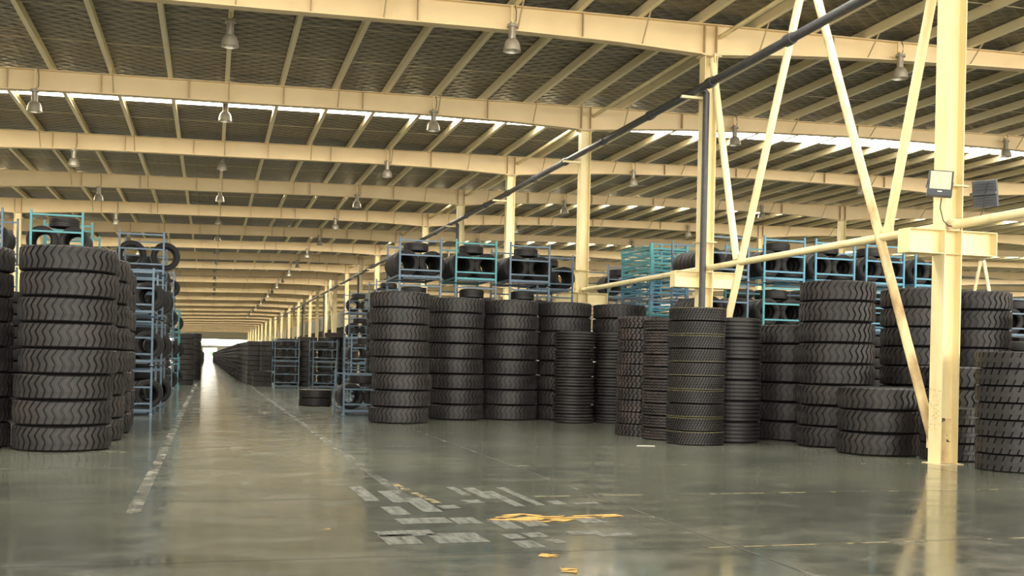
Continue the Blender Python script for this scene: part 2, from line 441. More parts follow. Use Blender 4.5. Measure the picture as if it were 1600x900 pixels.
link('mullion', mu.mesh('mullion', M['cream']), win)
df = MB(); df.box(-2.3, -2.2, -.16, .16, 0, 4.1).box(2.2, 2.3, -.16, .16, 0, 4.1).box(-2.3, 2.3, -.16, .16, 4.0, 4.1)
tag(link('door_1', df.mesh('door_1', M['cream']), None, (0, YE, 0)), 'bright open doorway at the end of the aisle', None, None, 'structure')
for nm, x in (('wall_left', XL), ('wall_right', XR)):
    w = MB(); w.box(x - .1, x + .1, YB, YE, 0, Z0(x)); tag(link(nm, w.mesh(nm, M['wall'])), 'long clad side wall of the hall', None, None, 'structure')
wp = MB(); wp.box(16.6, 16.7, 104, YE - .2, 0, 7.8)
for i in range(26): wp.box(16.57, 16.6, 104, YE - .2, .3 * i, .3 * i + .06)
tag(link('wall_inner', wp.mesh('wall_inner', M['wall_grey'])), 'grey clad partition wall behind the far columns', None, None, 'structure')
sh = MB()
for i in range(60):
    a, e, r = random.uniform(0, 6.28), random.uniform(.1, 1.5), random.uniform(.6, 1.2)
    c = Vector((math.cos(a) * math.cos(e) * r, math.sin(a) * math.cos(e) * r, 1.2 + math.sin(e) * 1.4))
    for j in range(8):
        d = Vector((random.uniform(-.4, .4), random.uniform(-.4, .4), random.uniform(-.3, .3)))
        sh.quad(tuple(c + d), tuple(c + d + Vector((.3, .05, .1))), tuple(c + d + Vector((.3, .2, .35))), tuple(c + d + Vector((0, .15, .25))))
s_o = tag(link('shrub', sh.mesh('shrub', M['leaf']), None, (1.0, YE + 12, -.03)), 'green shrub glimpsed through the far door', 'shrub')
t = MB(); t.tube([(0, 0, 0), (0, 0, 1.4)], .08, 6); link('stem', t.mesh('stem', M['cream_dirty']), s_o)

# ------------------------------------------------------------------ floor marks (flat paint on the floor)
M['lane'] = worn('worn_pale_line', (.19, .18, .145), 2.4, .36, .70, (2, 1, 1))
M['lane2'] = worn('worn_grey_line', (.165, .165, .14), 2.2, .40, .74, (2, 1, 1))
M['joint'] = worn('pale_joint', (.25, .235, .185), 2.5, .38, .80, (1, 1, 1))
M['yellow'] = worn('yellow_floor_paint', (.78, .42, .06), 6, .42, .52, (.7, 1.6, 1))
M['yellow_thin'] = worn('yellow_joint_paint', (.40, .31, .14), 3.5, .44, .62, (1, 1, 1))
M['tape'] = worn('tape_residue', (.135, .143, .121), 4, .0, .62, (4, 1, 1), .4)
M['crack'] = mat('joint_gap', (.05, .052, .048), .8)
def mark(name, pts, m, z=.003, label=None):
    b = MB(); b.v = [(x, y, z) for x, y in pts]; b.f = [tuple(range(len(pts)))]
    o = link(name, b.mesh(name, M[m]), floor)
    if label: o['label'] = label
    return o
def strip(name, x0, y0, x1, y1, w, m, z=.003, label=None):
    d = Vector((x1 - x0, y1 - y0, 0)).normalized(); n = Vector((-d.y, d.x, 0)) * w / 2
    return mark(name, [(x0 - n.x, y0 - n.y), (x1 - n.x, y1 - n.y), (x1 + n.x, y1 + n.y), (x0 + n.x, y0 + n.y)], m, z, label)
strip('lane_line', -.68, 10.7, -.68, 60, .13, 'lane', label='faded pale lane line along the aisle racks')
strip('lane_line', 2.12, 11.0, 2.02, 60, .13, 'lane2', label='worn lane line on the other side of the aisle')
strip('lane_line', 2.2, 12.9, 2.38, 11.1,   .09, 'yellow_thin', .004, 'yellow remnant on the worn lane line')
for x in (4.33, -3.1, 11.0):
    strip('floor_joint', x, 4, x, 120, .035, 'joint'); strip('floor_joint', x, 4, x, 120, .008, 'crack', .004)
for i in range(14):
    y = 8.12 + 3.42 * i
    strip('floor_joint', -14, y, 20, y + .05, .010, 'crack', .004)
    if i < 2: strip('floor_joint', 3.6, y - .02, 20, y + .06, .035, 'yellow_thin', .003, 'yellow-flecked joint line across the floor')
    elif i < 8: strip('floor_joint', -14, y, 20, y + .03, .04, 'joint')
mark('paint_patch', [(2.62, 9.86), (2.95, 9.68), (3.3, 9.62), (3.5, 9.80), (3.8, 9.86), (4.05, 9.93), (4.0, 10.06), (3.6, 10.02), (3.25, 10.06), (3.05, 10.22), (2.85, 10.16)], 'yellow', .005, 'bright yellow paint patch, ragged')
mark('paint_patch', [(2.52, 7.95), (2.62, 7.85), (2.72, 7.95), (2.6, 8.08)], 'yellow', .005)
mark('paint_patch', [(2.5, 7.3), (2.6, 7.25), (2.66, 7.4), (2.55, 7.5)], 'yellow', .005)
mark('paint_patch', [(1.0, 9.5), (1.06, 9.48), (1.07, 9.52)], 'yellow', .005)
random.seed(3)
for (x, y, w, l) in ((1.62, 12.0, .16, 1.3), (1.9, 11.7, .16, 1.0), (2.1, 11.0, .2, 1.1), (1.75, 10.6, .2, .6), (1.9, 9.9, .5, .35), (2.3, 9.85, .25, .4), (2.62, 9.6, .18, .6), (2.9, 9.62, .22, .4), (3.1, 11.4, .12, 1.3), (2.95, 11.9, .14, 1.0), (3.35, 11.6, .10, 1.6), (3.6, 11.0, .16, .3), (2.7, 11.2, .2, .25), (2.35, 10.8, .2, .25), (2.5, 8.9, .16, .25), (2.72, 8.95, .18, .25), (2.52, 8.5, .2, .35), (2.8, 8.6, .12, .2), (1.6, 9.2, .5, .3), (2.0, 8.9, .45, .5), (1.5, 8.9, .3, .5), (3.5, 9.7, .25, .3), (2.75, 12.1, .1, .8), (3.9, 10.9, .3, .1), (3.2, 9.0, .3, .2), (3.45, 8.85, .35, .15)):
    strip('tape_patch', x + .1, y - l / 2, x - .02 + .1, y + l / 2, w, 'tape', .0025)
strip('floor_stain', -3.4, 17.75, -1.2, 17.45, .18, 'joint', .0035)
strip('floor_stain', 10.9, 17.7, 11.7, 15.6, .06, 'joint', .0035)
sc_ = MB(); sc_.box(-.17, .17, -.05, .05, 0, .004); tag(link('paper_scrap', sc_.mesh('paper_scrap', M['scrap']), None, (7.95, 18.48, .004), -.25), 'white paper scrap lying on the floor before the truck tire stacks', 'paper')

# ------------------------------------------------------------------ tires
CAS = [(.54, .36), (.54, .2), (.58, .12), (.68, .03), (.8, 0), (.9, .015), (.95, .06), (.955, .13), (.955, .87), (.95, .94), (.9, .985), (.8, 1), (.68, .97), (.58, .88), (.54, .8), (.54, .64), (.7, .72), (.86, .74), (.9, .5), (.86, .26), (.7, .28)]
def casing(name, R, h, m, seg=44, k=.955, hole=1.0):
    b = MB(); b.lathe([((r * hole if r < .6 else (r if r < .95 else r - .955 + k)) * R, z * h) for r, z in CAS], seg, True)
    return b.mesh(name, M[m], True, .7)
def zig_tread(R, h, N, dep, rows, m):
    """one zig-zag groove per pitch from shoulder to shoulder; rows = (z share, radius share, angular shift in pitches)."""
    b = MB(); p = 2 * PI / N; cols = ((0, 1), (.66, 1), (.70, 1 - dep), (.96, 1 - dep))
    nr = len(rows)
    for i in range(N):
        for (u, rr) in cols:
            for (z, rs_, sh_) in rows:
                a = (i + u + sh_) * p; r = R * min(rs_, rs_ * rr if rr < 1 else rs_)
                b.v.append((r * math.cos(a), r * math.sin(a), z * h))
    tot = N * 4
    for c in range(tot):
        n = (c + 1) % tot
        for j in range(nr - 1): b.f.append((c * nr + j, n * nr + j, n * nr + j + 1, c * nr + j + 1))
    return b.mesh('tread', M[m])
def block_tread(R, h, rows, dep, m, line=None):
    """rows: (z0, z1, blocks, phase, fill, slant, zigzag) - blocks 0 is a plain rib; zigzag is the wave of a rib's edges."""
    b = MB(); r0, r1 = R * (1 - dep), R
    def pt(r, a, z): return (r * math.cos(a), r * math.sin(a), z)
    for (z0, z1, N, ph, fill, sl, zz) in rows:
        z0 *= h; z1 *= h; zz *= h
        if fill >= 1:
            S = 2 * N if zz else 44; n0 = len(b.v)
            for i in range(S):
                a = 2 * PI * i / S + ph; w = zz * (1 if i % 2 else -1)
                b.v += [pt(r0, a, z0 + w), pt(r1, a, z0 + w), pt(r1, a, z1 + w), pt(r0, a, z1 + w)]
            for i in range(S):
                c, d = n0 + 4 * i, n0 + 4 * ((i + 1) % S)
                for j in range(3): b.f.append((c + j, d + j, d + j + 1, c + j + 1))
        else:
            p = 2 * PI / N
            for i in range(N):
                a = (i + ph) * p; e = a + p * fill; s = sl * p; n = len(b.v)
                b.v += [pt(r0, a, z0), pt(r0, e, z0), pt(r0, e + s, z1), pt(r0, a + s, z1), pt(r1, a, z0), pt(r1, e, z0), pt(r1, e + s, z1), pt(r1, a + s, z1)]
                for q in ((4, 5, 6, 7), (0, 1, 5, 4), (1, 2, 6, 5), (2, 3, 7, 6), (3, 0, 4, 7)): b.f.append(tuple(n + k for k in q))
    return b.mesh('tread', M[m])
CH = [(.04, .955, 0), (.085, .992, .04), (.33, 1, .34), (.39, 1, .34), (.60, 1, -.03), (.66, 1, -.03), (.915, .992, .56), (.96, .955, .62)]
CL = .997
KIND = {}
def kind(key, name, R, h, tread, k=.955, cas='rubber', hole=1., extra=None, seg=44):
    KIND[key] = dict(name=name, R=R, h=h, cas=casing(name, R, h * CL, cas, seg, k, hole), tread=tread, extra=extra)
kind('chev', 'loader_tire', .735, .398, zig_tread(.735, .398 * CL, 38, .040, CH, 'tread'), .945)
kind('chev2', 'loader_tire', .735, .409, zig_tread(.735, .409 * CL, 36, .040, CH, 'tread'), .945)
kind('rib', 'ribbed_tire', .53, .237, block_tread(.53, .237 * CL, [(.10, .27, 44, 0, 1, 0, 0), (.41, .59, 44, 0, 1, 0, 0), (.73, .90, 44, 0, 1, 0, 0)], .07, 'tread'), .92)
kind('wide', 'ribbed_tire', .56, .423, block_tread(.56, .423 * CL, [(.07, .18, 44, 0, 1, 0, 0), (.26, .37, 44, 0, 1, 0, 0), (.445, .555, 44, 0, 1, 0, 0), (.63, .74, 44, 0, 1, 0, 0), (.82, .93, 44, 0, 1, 0, 0)], .06, 'tread'), .93)
kind('block', 'truck_tire', .553, .2585, block_tread(.553, .2585 * CL, [(.05, .26, 36, 0, .64, .22, 0), (.285, .485, 36, .42, .64, -.22, 0), (.515, .715, 36, .86, .64, .22, 0), (.74, .95, 36, .30, .64, -.22, 0)], .055, 'tread_warm'), .935)
kind('zig', 'truck_tire', .553, .2505, block_tread(.553, .2505 * CL, [(.08, .23, 34, 0, 1, 0, .025), (.32, .45, 34, 0, 1, 0, .045), (.55, .68, 34, 0, 1, 0, .045), (.77, .92, 34, 0, 1, 0, .025)], .055, 'tread_warm'), .935)
ln = MB(); ln.lathe([(.5626 * .985, .035 * .268), (.5626 * 1.001, .045 * .268), (.5626 * 1.001, .075 * .268), (.5626 * .985, .085 * .268)], 44)
lnm = ln.mesh('painted_ring', M['tyre_line'], True)
kind('line', 'truck_tire', .562, .268, block_tread(.562, .268 * CL, [(.06, .21, 60, 0, .70, .3, 0), (.25, .39, 60, .3, .68, .5, 0), (.43, .57, 60, .6, .75, .5, 0), (.61, .75, 60, .1, .75, .5, 0), (.79, .94, 60, .5, .78, .3, 0)], .045, 'tread'), .945, extra=('painted_ring', lnm, 'thin yellow painted ring'))
kind('lug', 'lug_tire', .59, .2666, block_tread(.59, .2666 * CL, [(.06, .36, 30, 0, .80, .25, 0), (.36, .64, 44, 0, 1, 0, 0), (.64, .94, 30, .2, .80, .25, 0)], .05, 'tread'), .935)
kind('lug2', 'lug_tire', .49, .306, block_tread(.49, .306 * CL, [(.08, .36, 30, 0, .84, .2, 0), (.40, .60, 44, 0, 1, 0, 0), (.64, .92, 30, .2, .84, .2, 0)], .03, 'tread'), .955)
kind('car', 'car_tire', .35, .235, block_tread(.35, .235 * CL, [(.12, .24, 40, 0, 1, 0, 0), (.31, .47, 40, 0, 1, 0, 0), (.53, .69, 40, 0, 1, 0, 0), (.76, .88, 40, 0, 1, 0, 0)], .035, 'tread'), .955, hole=1.06, seg=36)
kind('truck', 'truck_tire', .52, .262, block_tread(.52, .262 * CL, [(.08, .30, 44, 0, 1, 0, 0), (.35, .65, 44, 0, 1, 0, 0), (.70, .92, 44, 0, 1, 0, 0)], .03, 'tread'), .955, cas='tread', seg=32)  # far casings take the lighter tread colour in place of distance haze
TREAD_WORD = {'chev': 'zigzag-tread loader tire', 'chev2': 'zigzag-tread loader tire', 'rib': 'ribbed tire', 'wide': 'wide ribbed tire', 'block': 'block-tread truck tire', 'zig': 'wavy-tread truck tire', 'line': 'yellow-ringed truck tire', 'lug': 'lug-tread tire', 'lug2': 'small lug-tread tire', 'car': 'small tire', 'truck': 'truck tire'}
def tire(key, loc, label, group, axis=None, rz=None, flip=False, scale=1., parts=True):
    K = KIND[key]
    o = link(K['name'], K['cas'], None, loc)
    r = random.uniform(0, 6.28) if rz is None else rz
    if axis is None:
        o.rotation_euler = (PI if flip else 0, 0, r)
        if flip: o.location.z += K['h'] * scale
    else:                                               # standing: wheel axis along this heading
        o.rotation_euler = (Matrix.Rotation(axis, 4, 'Z') @ Matrix.Rotation(PI / 2, 4, 'X') @ Matrix.Rotation(r, 4, 'Z')).to_euler()
    o.scale = (scale,) * 3
    tag(o, label, 'tire', group)
    if parts:
        link('tread', K['tread'], o)
        if K['extra']:
            e = link(K['extra'][0], K['extra'][1], o); e['label'] = K['extra'][2]
    return o
def stack(key, x, y, n, where, R=None, shift=(), only=None, jit=.012, parts=True):
    K = KIND[key]; s = 1.0
    for i in range(n):
        if only and i not in only: continue
        dx, dy = shift[i] if i < len(shift) else (0, 0)
        lab = f'{"topmost" if i == n - 1 else ORD[i]} {TREAD_WORD[key]} in {where}'
        tire(key, (x + dx + random.uniform(-jit, jit), y + dy + random.uniform(-jit, jit), i * K['h']), lab, 'tires in ' + where, flip=(key == 'line' and i in (0, 1, 3, 7, 9)), parts=parts)
random.seed(11)
LO = [(-.05, -.01)] * 3
stack('chev', -2.17, 18.13, 8, 'the big stack nearest the faded lane line', shift=[(-.06, 0), (-.07, 0), (-.05, 0), (0, 0), (0, 0), (-.01, 0), (0, 0), (.0, 0)])
stack('chev', -2.13, 20.05, 8, 'the second big stack along the lane', shift=LO)
stack('chev', -2.2, 21.85, 8, 'the third big stack along the lane')
stack('chev', -2.25, 23.6, 8, 'the fourth big stack, next to blue racks')
stack('chev', -3.80, 18.6, 8, 'the stack cut by the picture edge beside the lane stacks')
sh8 = [(.02, -.05)] * 3 + [(-.01, 0)] * 5
stack('chev', 4.5, 25.72, 8, 'the corner stack beside the loaded ground rack', shift=[(-.02, -.1), (.0, -.1), (.03, -.1)] + [(-.03, 0)] * 5)
stack('chev', 6.27, 27.35, 8, 'the tall stack next after the corner one', shift=[(.02, 0)] * 3)
stack('chev', 7.82, 27.4, 8, 'the middle stack of five below blue racks', shift=[(-.03, 0)] * 8)
stack('chev', 9.33, 27.5, 8, 'the tall stack half behind ribbed tires', shift=[(-.04, 0)] * 5)
stack('chev', 10.95, 27.5, 8, 'the tall stack under the column bracket')
stack('rib', 9.12, 26.0, 10, 'the ribbed stack before zigzag tires')
stack('rib', 10.25, 26.0, 10, 'the shadowed ribbed stack behind block tires')
stack('block', 9.12, 21.5, 10, 'the narrow stack at the end of four')
stack('zig', 9.25, 20.36, 10, 'the stack between block and yellow-ringed tires')
stack('line', 9.27, 19.13, 10, 'the stack standing before the black downpipe')
stack('wide', 10.42, 19.75, 6, 'the dark stack beside yellow-ringed tires')
stack('chev2', 12.06, 20.3, 6, 'the shadowed stack below the strut')
stack('chev2', 12.04, 18.53, 8, 'the tall stack beside the low three-tire stack')
stack('chev2', 11.83, 16.79, 3, 'the low stack at the slanted brace')
stack('chev2', 14.55, 19.4, 8, 'the tall stack behind brace and column')
stack('chev2', 16.05, 19.4, 8, 'the tall stack just past the column')
stack('chev2', 17.25, 18.1, 7, 'the stack at the picture edge under a post')
stack('chev2', 13.72, 17.1, 4, 'the half-height stack behind the column')
stack('lug2', 12.42, 15.60, 3, 'the small stack at the column foot')
stack('lug', 12.30, 13.89, 7, 'the front stack at the picture edge')

# ------------------------------------------------------------------ stacking racks
RW, RD, RH = 1.15, 2.1, 1.24
def rack_parts(m, md):
    P = []
    b = MB()
    b.box(-.025, .025, -.025, .025, .03, RH - .035)
    b.v += [(-.045, -.045, 0), (.045, -.045, 0), (.045, .045, 0), (-.045, .045, 0), (-.025, -.025, .045), (.025, -.025, .045), (.025, .025, .045), (-.025, .025, .045)]
    n = len(b.v) - 8
    for q in ((0, 1, 5, 4), (1, 2, 6, 5), (2, 3, 7, 6), (3, 0, 4, 7), (3, 2, 1, 0)): b.f.append(tuple(n + i for i in q))
    post = b.mesh('post', M[m])
    def bar(t): c = MB(); c.box(-RW / 2 + .0255, RW / 2 - .0255, -.016, .016, -t / 2, t / 2); return c.mesh('crossbar', M[m])
    thin, thick = bar(.042), bar(.06)
    for sx in (-1, 1):
        for y in (0, RD): P.append(('post', post, (sx * RW / 2, y, 0)))
    for y in (0, RD):
        for z, me in ((1.10, thin), (.70, thin), (.29, thin), (.115, thick)): P.append(('crossbar', me, (0, y, z)))
    c = MB(); c.box(-.02, .02, .026, RD - .026, .10, .16); rail = c.mesh('side_rail', M[m])
    for sx in (-1, 1): P.append(('side_rail', rail, (sx * RW / 2, 0, 0)))
    c = MB()
    for i in range(5): c.box(-RW / 2 + .03, RW / 2 - .03, .15 + i * .44, .25 + i * .44, .125, .145)
    c.box(-RW / 2 + .1, RW / 2 - .1, .03, .07, .045, .075)
    P.append(('deck', c.mesh('deck', M[md]), (0, 0, 0)))
    return P
RP = {k: rack_parts(k, 'deck') for k in ('rack', 'rack_teal', 'rack_sky')}
LEV = ['ground', 'second', 'third', 'top']
def rack(x, y, z, m, label, group, full=True, rz=0):
    r = empty('stacking_rack', (x + RW / 2, y, z), rz); tag(r, label, 'rack', group)
    for nm, me, loc in RP[m]:
        if not full and (loc[1] > 1 and nm == 'crossbar'): continue
        link(nm, me, r, loc)
    return r
COLR = {'rack': 'grey-blue', 'rack_teal': 'teal', 'rack_sky': 'sky-blue'}
def bundle(x, y, z, nl, nr, where, flat=1, near='aisle-side', far='inner', r=.35, key='car', bulge=.012):
    """standing tires in two columns inside a rack whose near left corner is (x, y, z), nl and nr deep, and FLAT tires lying on top."""
    h = KIND[key]['h']; cx = x + RW / 2
    for sx, n, side in ((-1, nl, near), (1, nr, far)):
        for i in range(n):
            tire(key, (cx + sx * (.353 + random.uniform(0, bulge)), y + (.12 if bulge < .05 else .22) + h + i * (h + (.006 if bulge < .05 else .055)), z + (.149 if bulge < .05 else .17) + r), f'{NTH[i]} small tire in {side} column, {where}', 'small tires, ' + where, axis=0 if bulge < .05 else .3)
    for i in range(flat):
        tire(key, (cx + random.uniform(-.1, .1), y + .55 + i * .75, z + .145 + 2 * r + .005), f'small tire lying flat atop others, {where}', 'small tires, ' + where)
def rack_stack(x, y, n, mats, where, loads, bulge=.012):
    """N racks one on another; loads[level] = (left depth, right depth, flat tires)"""
    for l in range(n):
        m = mats[l % len(mats)]
        rack(x, y, l * RH, m, f'{COLR[m]} tire rack, {"only" if n == 1 else "topmost" if l == n - 1 else ORD[l]} level, {where}', 'racks, ' + where)
        if l in loads:
            a, b, f = loads[l]
            bundle(x, y, l * RH, a, b, f'{"only" if n == 1 else "topmost" if l == n - 1 else ORD[l]} rack, {where}', f, bulge=bulge)
random.seed(5)
YM = 28.7
rack_stack(3.50, YM, 1, ['rack'], 'beside the corner stack', {0: (4, 2, 1)})
rack_stack(4.95, YM, 4, ['rack'], 'above the corner stack', {3: (7, 7, 1), 2: (4, 3, 1), 1: (2, 2, 0), 0: (2, 2, 0)})
rack_stack(6.53, YM, 4, ['rack', 'rack', 'rack', 'rack_teal'], 'above the gap of two stacks', {3: (7, 6, 1), 2: (3, 3, 1), 1: (2, 2, 0), 0: (2, 2, 0)})
rack_stack(8.10, YM, 4, ['rack'], 'above the middle stack', {3: (7, 6, 1), 2: (3, 3, 1), 1: (2, 2, 0), 0: (2, 2, 0)})
rack_stack(9.75, 31.4, 4, ['rack'], 'set back before the column', {3: (4, 4, 1), 2: (2, 3, 0)})
rack_stack(12.95, 33.6, 4, ['rack'], 'just past the bracketed column', {3: (3, 2, 1)})
YN = 24.3
rack_stack(12.02, YN, 4, ['rack_sky', 'rack', 'rack', 'rack'], 'behind the downpipe column', {3: (7, 3, 0), 2: (7, 3, 0)})
rack_stack(13.63, YN, 4, ['rack_sky', 'rack_teal', 'rack_teal', 'rack_sky'], 'above the shadowed stack', {3: (4, 4, 1), 2: (4, 4, 1)})
rack_stack(15.12, YN, 4, ['rack_sky', 'rack', 'rack', 'rack_sky'], 'crossed by the strut', {3: (4, 4, 1)})
rack_stack(16.64, YN, 4, ['rack_sky'], 'behind the slanted brace', {3: (4, 4, 1)})
rack_stack(18.16, YN, 4, ['rack_sky'], 'behind the floodlit column', {3: (3, 3, 0)})
rack_stack(21.25, YN, 3, ['rack'], 'at the far picture edge', {2: (4, 2, 1)})
# across the aisle
rack_stack(-2.55, 27.94, 3, ['rack'], 'at the aisle lane corner', {0: (2, 5, 0), 1: (2, 5, 0), 2: (3, 5, 0)}, .10)
rack_stack(-2.44, 30.7, 4, ['rack', 'rack', 'rack', 'rack'], 'second along the lane', {0: (0, 5, 0), 1: (0, 5, 0), 2: (1, 5, 0)}, .10)
rack_stack(-2.62, 44.6, 4, ['rack'], 'third along the lane', {0: (0, 3, 0), 1: (0, 3, 0), 2: (0, 3, 0), 3: (0, 2, 0)}, .10)
rack_stack(-2.57, 51.3, 3, ['rack_teal'], 'last along the lane', {0: (0, 2, 0), 1: (0, 2, 0), 2: (0, 2, 0)}, .10)
rack_stack(-4.17, 27.4, 4, ['rack', 'rack', 'rack', 'rack_teal'], 'above the big lane stack', {3: (3, 4, 1)})
rack_stack(-5.95, 27.4, 4, ['rack'], 'above the cut-off stack', {3: (2, 4, 0)})
rack_stack(-4.3, 30.7, 4, ['rack_teal'], 'in the row behind the lane stacks', {})
# two big loose tires standing in the top lane rack
for i, (x, y, lab) in enumerate(((-2.18, 31.0, 'large tire leaning in the top lane rack, sky showing through it'), (-1.30, 31.35, 'large tire hanging over the top lane rack edge, see-through'))):
    o = tire('car', (x, y + .24, 3 * RH + .145 + .41 + (.0 if i == 0 else .015)), lab.replace('sky', 'roof'), None, axis=.15, scale=1.14)
# further along the other side of the aisle
rack_stack(3.04, 52.6, 2, ['rack'], 'first small pair down the aisle', {0: (2, 2, 1), 1: (2, 2, 1)})
rack_stack(4.88, 52.6, 2, ['rack'], 'second small pair down the aisle', {0: (2, 2, 0), 1: (2, 2, 1)})
rack_stack(5.13, 40.0, 2, ['rack'], 'behind the loaded ground rack', {0: (2, 2, 0), 1: (3, 2, 1)})
rack_stack(6.65, 53.0, 4, ['rack'], 'tall and far beside the corner stack', {2: (2, 2, 1), 3: (2, 2, 1)})
rack_stack(6.70, 44.5, 4, ['rack'], 'tall and half hidden by the corner stack', {2: (3, 1, 0), 3: (3, 1, 1)})

# folded empty racks piled up
def folded():
    P = []
    c = MB(); c.box(0, .05, 0, 2.2, .03, .085).box(1.1, 1.15, 0, 2.2, .03, .085).box(.05, 1.1, 0, .05, .03, .085).box(.05, 1.1, 2.15, 2.2, .03, .085).box(.05, 1.1, 1.07, 1.13, .03, .08)
    P.append(('base_frame', c))
    for y in (.0, 2.14):
        c = MB(); c.box(.0, 1.15, y, y + .06, .165, .195).box(0.3, .34, y, y + .06, .085, .165).box(.8, .84, y, y + .06, .085, .165); P.append(('folded_frame', c))
    for x in (-.012, 1.122):
        c = MB()
        n = len(c.v); c.box(x, x + .04, .06, 1.05, .10, .135); c.box(x, x + .04, 1.15, 2.14, .165, .20)
        c.tube([(x + .02, .08, .12), (x + .02, 1.05, .185)], .016, 4); P.append(('side_arm', c))
    for x in (0, 1.1):
        for y in (0, 2.15):
            c = MB(); c.box(x - .02, x + .07, y - .02, y + .07, 0, .208); P.append(('corner_post', c))
    return P
FP = {m: [(nm, c.mesh(nm, M[m])) for nm, c in folded()] for m in ('rack_teal', 'rack_sky', 'rack')}
for i in range(24):
    m = 'rack_teal' if i in (12, 13, 14, 20, 21, 22, 23) or i < 8 else 'rack_sky' if i % 4 else 'rack'
    r = empty('folded_rack', (11.98 + random.uniform(-.015, .015), 27.75 + random.uniform(-.02, .02), i * .2085))
    tag(r, f'{COLR[m]} folded empty rack, {NTH[23 - i]} from the top of the pile', 'rack', 'folded empty racks behind the truck tires')
    for nm, me in FP[m]: link(nm, me, r)

# ------------------------------------------------------------------ stacks further down the aisle
random.seed(21)
stack('truck', -1.30, 56.2, 10, 'the first dark stack past the lane racks')
stack('truck', -1.02, 67.9, 11, 'the last dark stack before the bright door')
stack('truck', 3.05, 57.4, 9, 'the aisle stack behind the low pile', only=range(3, 9))
stack('truck', 2.62, 56.1, 3, 'the low pile on the aisle corner')
stack('truck', 2.42, 58.7, 9, 'the aisle stack next to the lane')
stack('zig', 3.9, 56.5, 10, 'the aisle stack with wavy treads')
stack('truck', 3.28, 34.3, 2, 'the pair lying before the small racks')
for i, x in enumerate((4.95, 6.05, 7.15)):
    stack('truck', x, 56.9, 10, f'the {NTH[i]} stack behind the small racks', only=range(6 if i else 0, 10))
tire('block', (6.4, 56.9, 2.63), 'lone block-tread tire lying on top of the stacks behind small racks', None)
for j in range(7):
    stack('truck', 2.42 - .03 * j, 60.1 + 1.25 * j, 9, f'the {NTH[j]} stack of the long row down the aisle', only=range(0, 9) if j < 4 else range(5, 9), parts=False)
def low_tire(b, x, y, z, R, h, seg=12):
    b.lathe([(.55 * R, z + .02), (.8 * R, z), (.97 * R, z + .08 * h), (R, z + .3 * h), (R, z + .7 * h), (.97 * R, z + .92 * h), (.8 * R, z + h - .004), (.55 * R, z + h - .02)], seg, c=(x, y, 0))
b = MB()
y = 60.1 + 1.25 * 7
while y < 300:
    for i in range(9): low_tire(b, 2.15 - .004 * (y - 70) + random.uniform(-.08, .08), y, i * .262, .52, .262, 10)
    y += 1.4
for j in range(4, 7):
    for i in range(5): low_tire(b, 2.42 - .03 * j, 60.1 + 1.25 * j, i * .262, .52, .262, 10)
tag(link('tire_row', b.mesh('tire_row', M['tread'], True)), 'endless row of dark tire stacks running to the far door', 'tires', None, 'stuff')  # lighter tread colour on whole tires stands in for haze
b = MB(); y = 69.2
while y < 330:
    for i in range(9): low_tire(b, -1.5 + random.uniform(-.08, .08) - .002 * y, y, i * .262, .52, .262, 10)
    y += 1.4
tag(link('tire_row', b.mesh('tire_row_opposite', M['tread'], True)), 'row of dark tire stacks behind the lane racks', 'tires', None, 'stuff')  # haze put into the colour here too, by the lighter tread rubber
# tall stored tires in the next bay, seen between the columns, plus rows added to darken gaps
b = MB(); random.seed(9)
y = 62
while y < 300:
    for i in range(20): low_tire(b, 15.2 + random.uniform(-.1, .1), y, i * .262, .55, .262, 10)
    y += 1.3
for r in range(3):
    for i in range(26):
        if abs(20.5 + 1.25 * i - X2) < 1.3: continue
        for k in range(11 + r): low_tire(b, 20.5 + 1.25 * i, 28.5 + 5 * r + random.uniform(-.1, .1), k * .36, .6, .36, 10)
for x in (13.35, 14.5, 15.65, 16.8, 17.95, 19.1, 20.25, 21.4, 22.6):  # added filler row, darkens the gaps behind the tall stacks
    for i in range(9): low_tire(b, x, 22.9, i * .262, .55, .262, 14)
for j in range(9):  # added behind the lane racks to close their bright gaps
    for i in range(17): low_tire(b, -2.05 + random.uniform(-.06, .06), 33.6 + 1.2 * j, i * .262, .55, .262, 14)
for x in (-3.2, -4.5, -5.7):  # added filler, keeps the gap between the big lane stacks dark
    for i in range(11): low_tire(b, x, 26.3, i * .262, .55, .262, 14)
for x in (5.6, 6.75, 7.9, 9.05, 10.2):  # added filler behind the blue racks, darkens what shows between stacks
    for yv in (34.6, 35.8):
        for i in range(12): low_tire(b, x, yv, i * .262, .52, .262, 12)
for x in (4.0, 5.2, 6.4, 7.6, 8.8, 10.0):
    for i in range(9): low_tire(b, x, 61.0, i * .262, .52, .262, 12)
tag(link('stored_tires', b.mesh('stored_tires', M['rubber'], True)), 'dark mass of stored tires behind the columns, plus filler rows darkening gaps', 'tires', None, 'stuff')

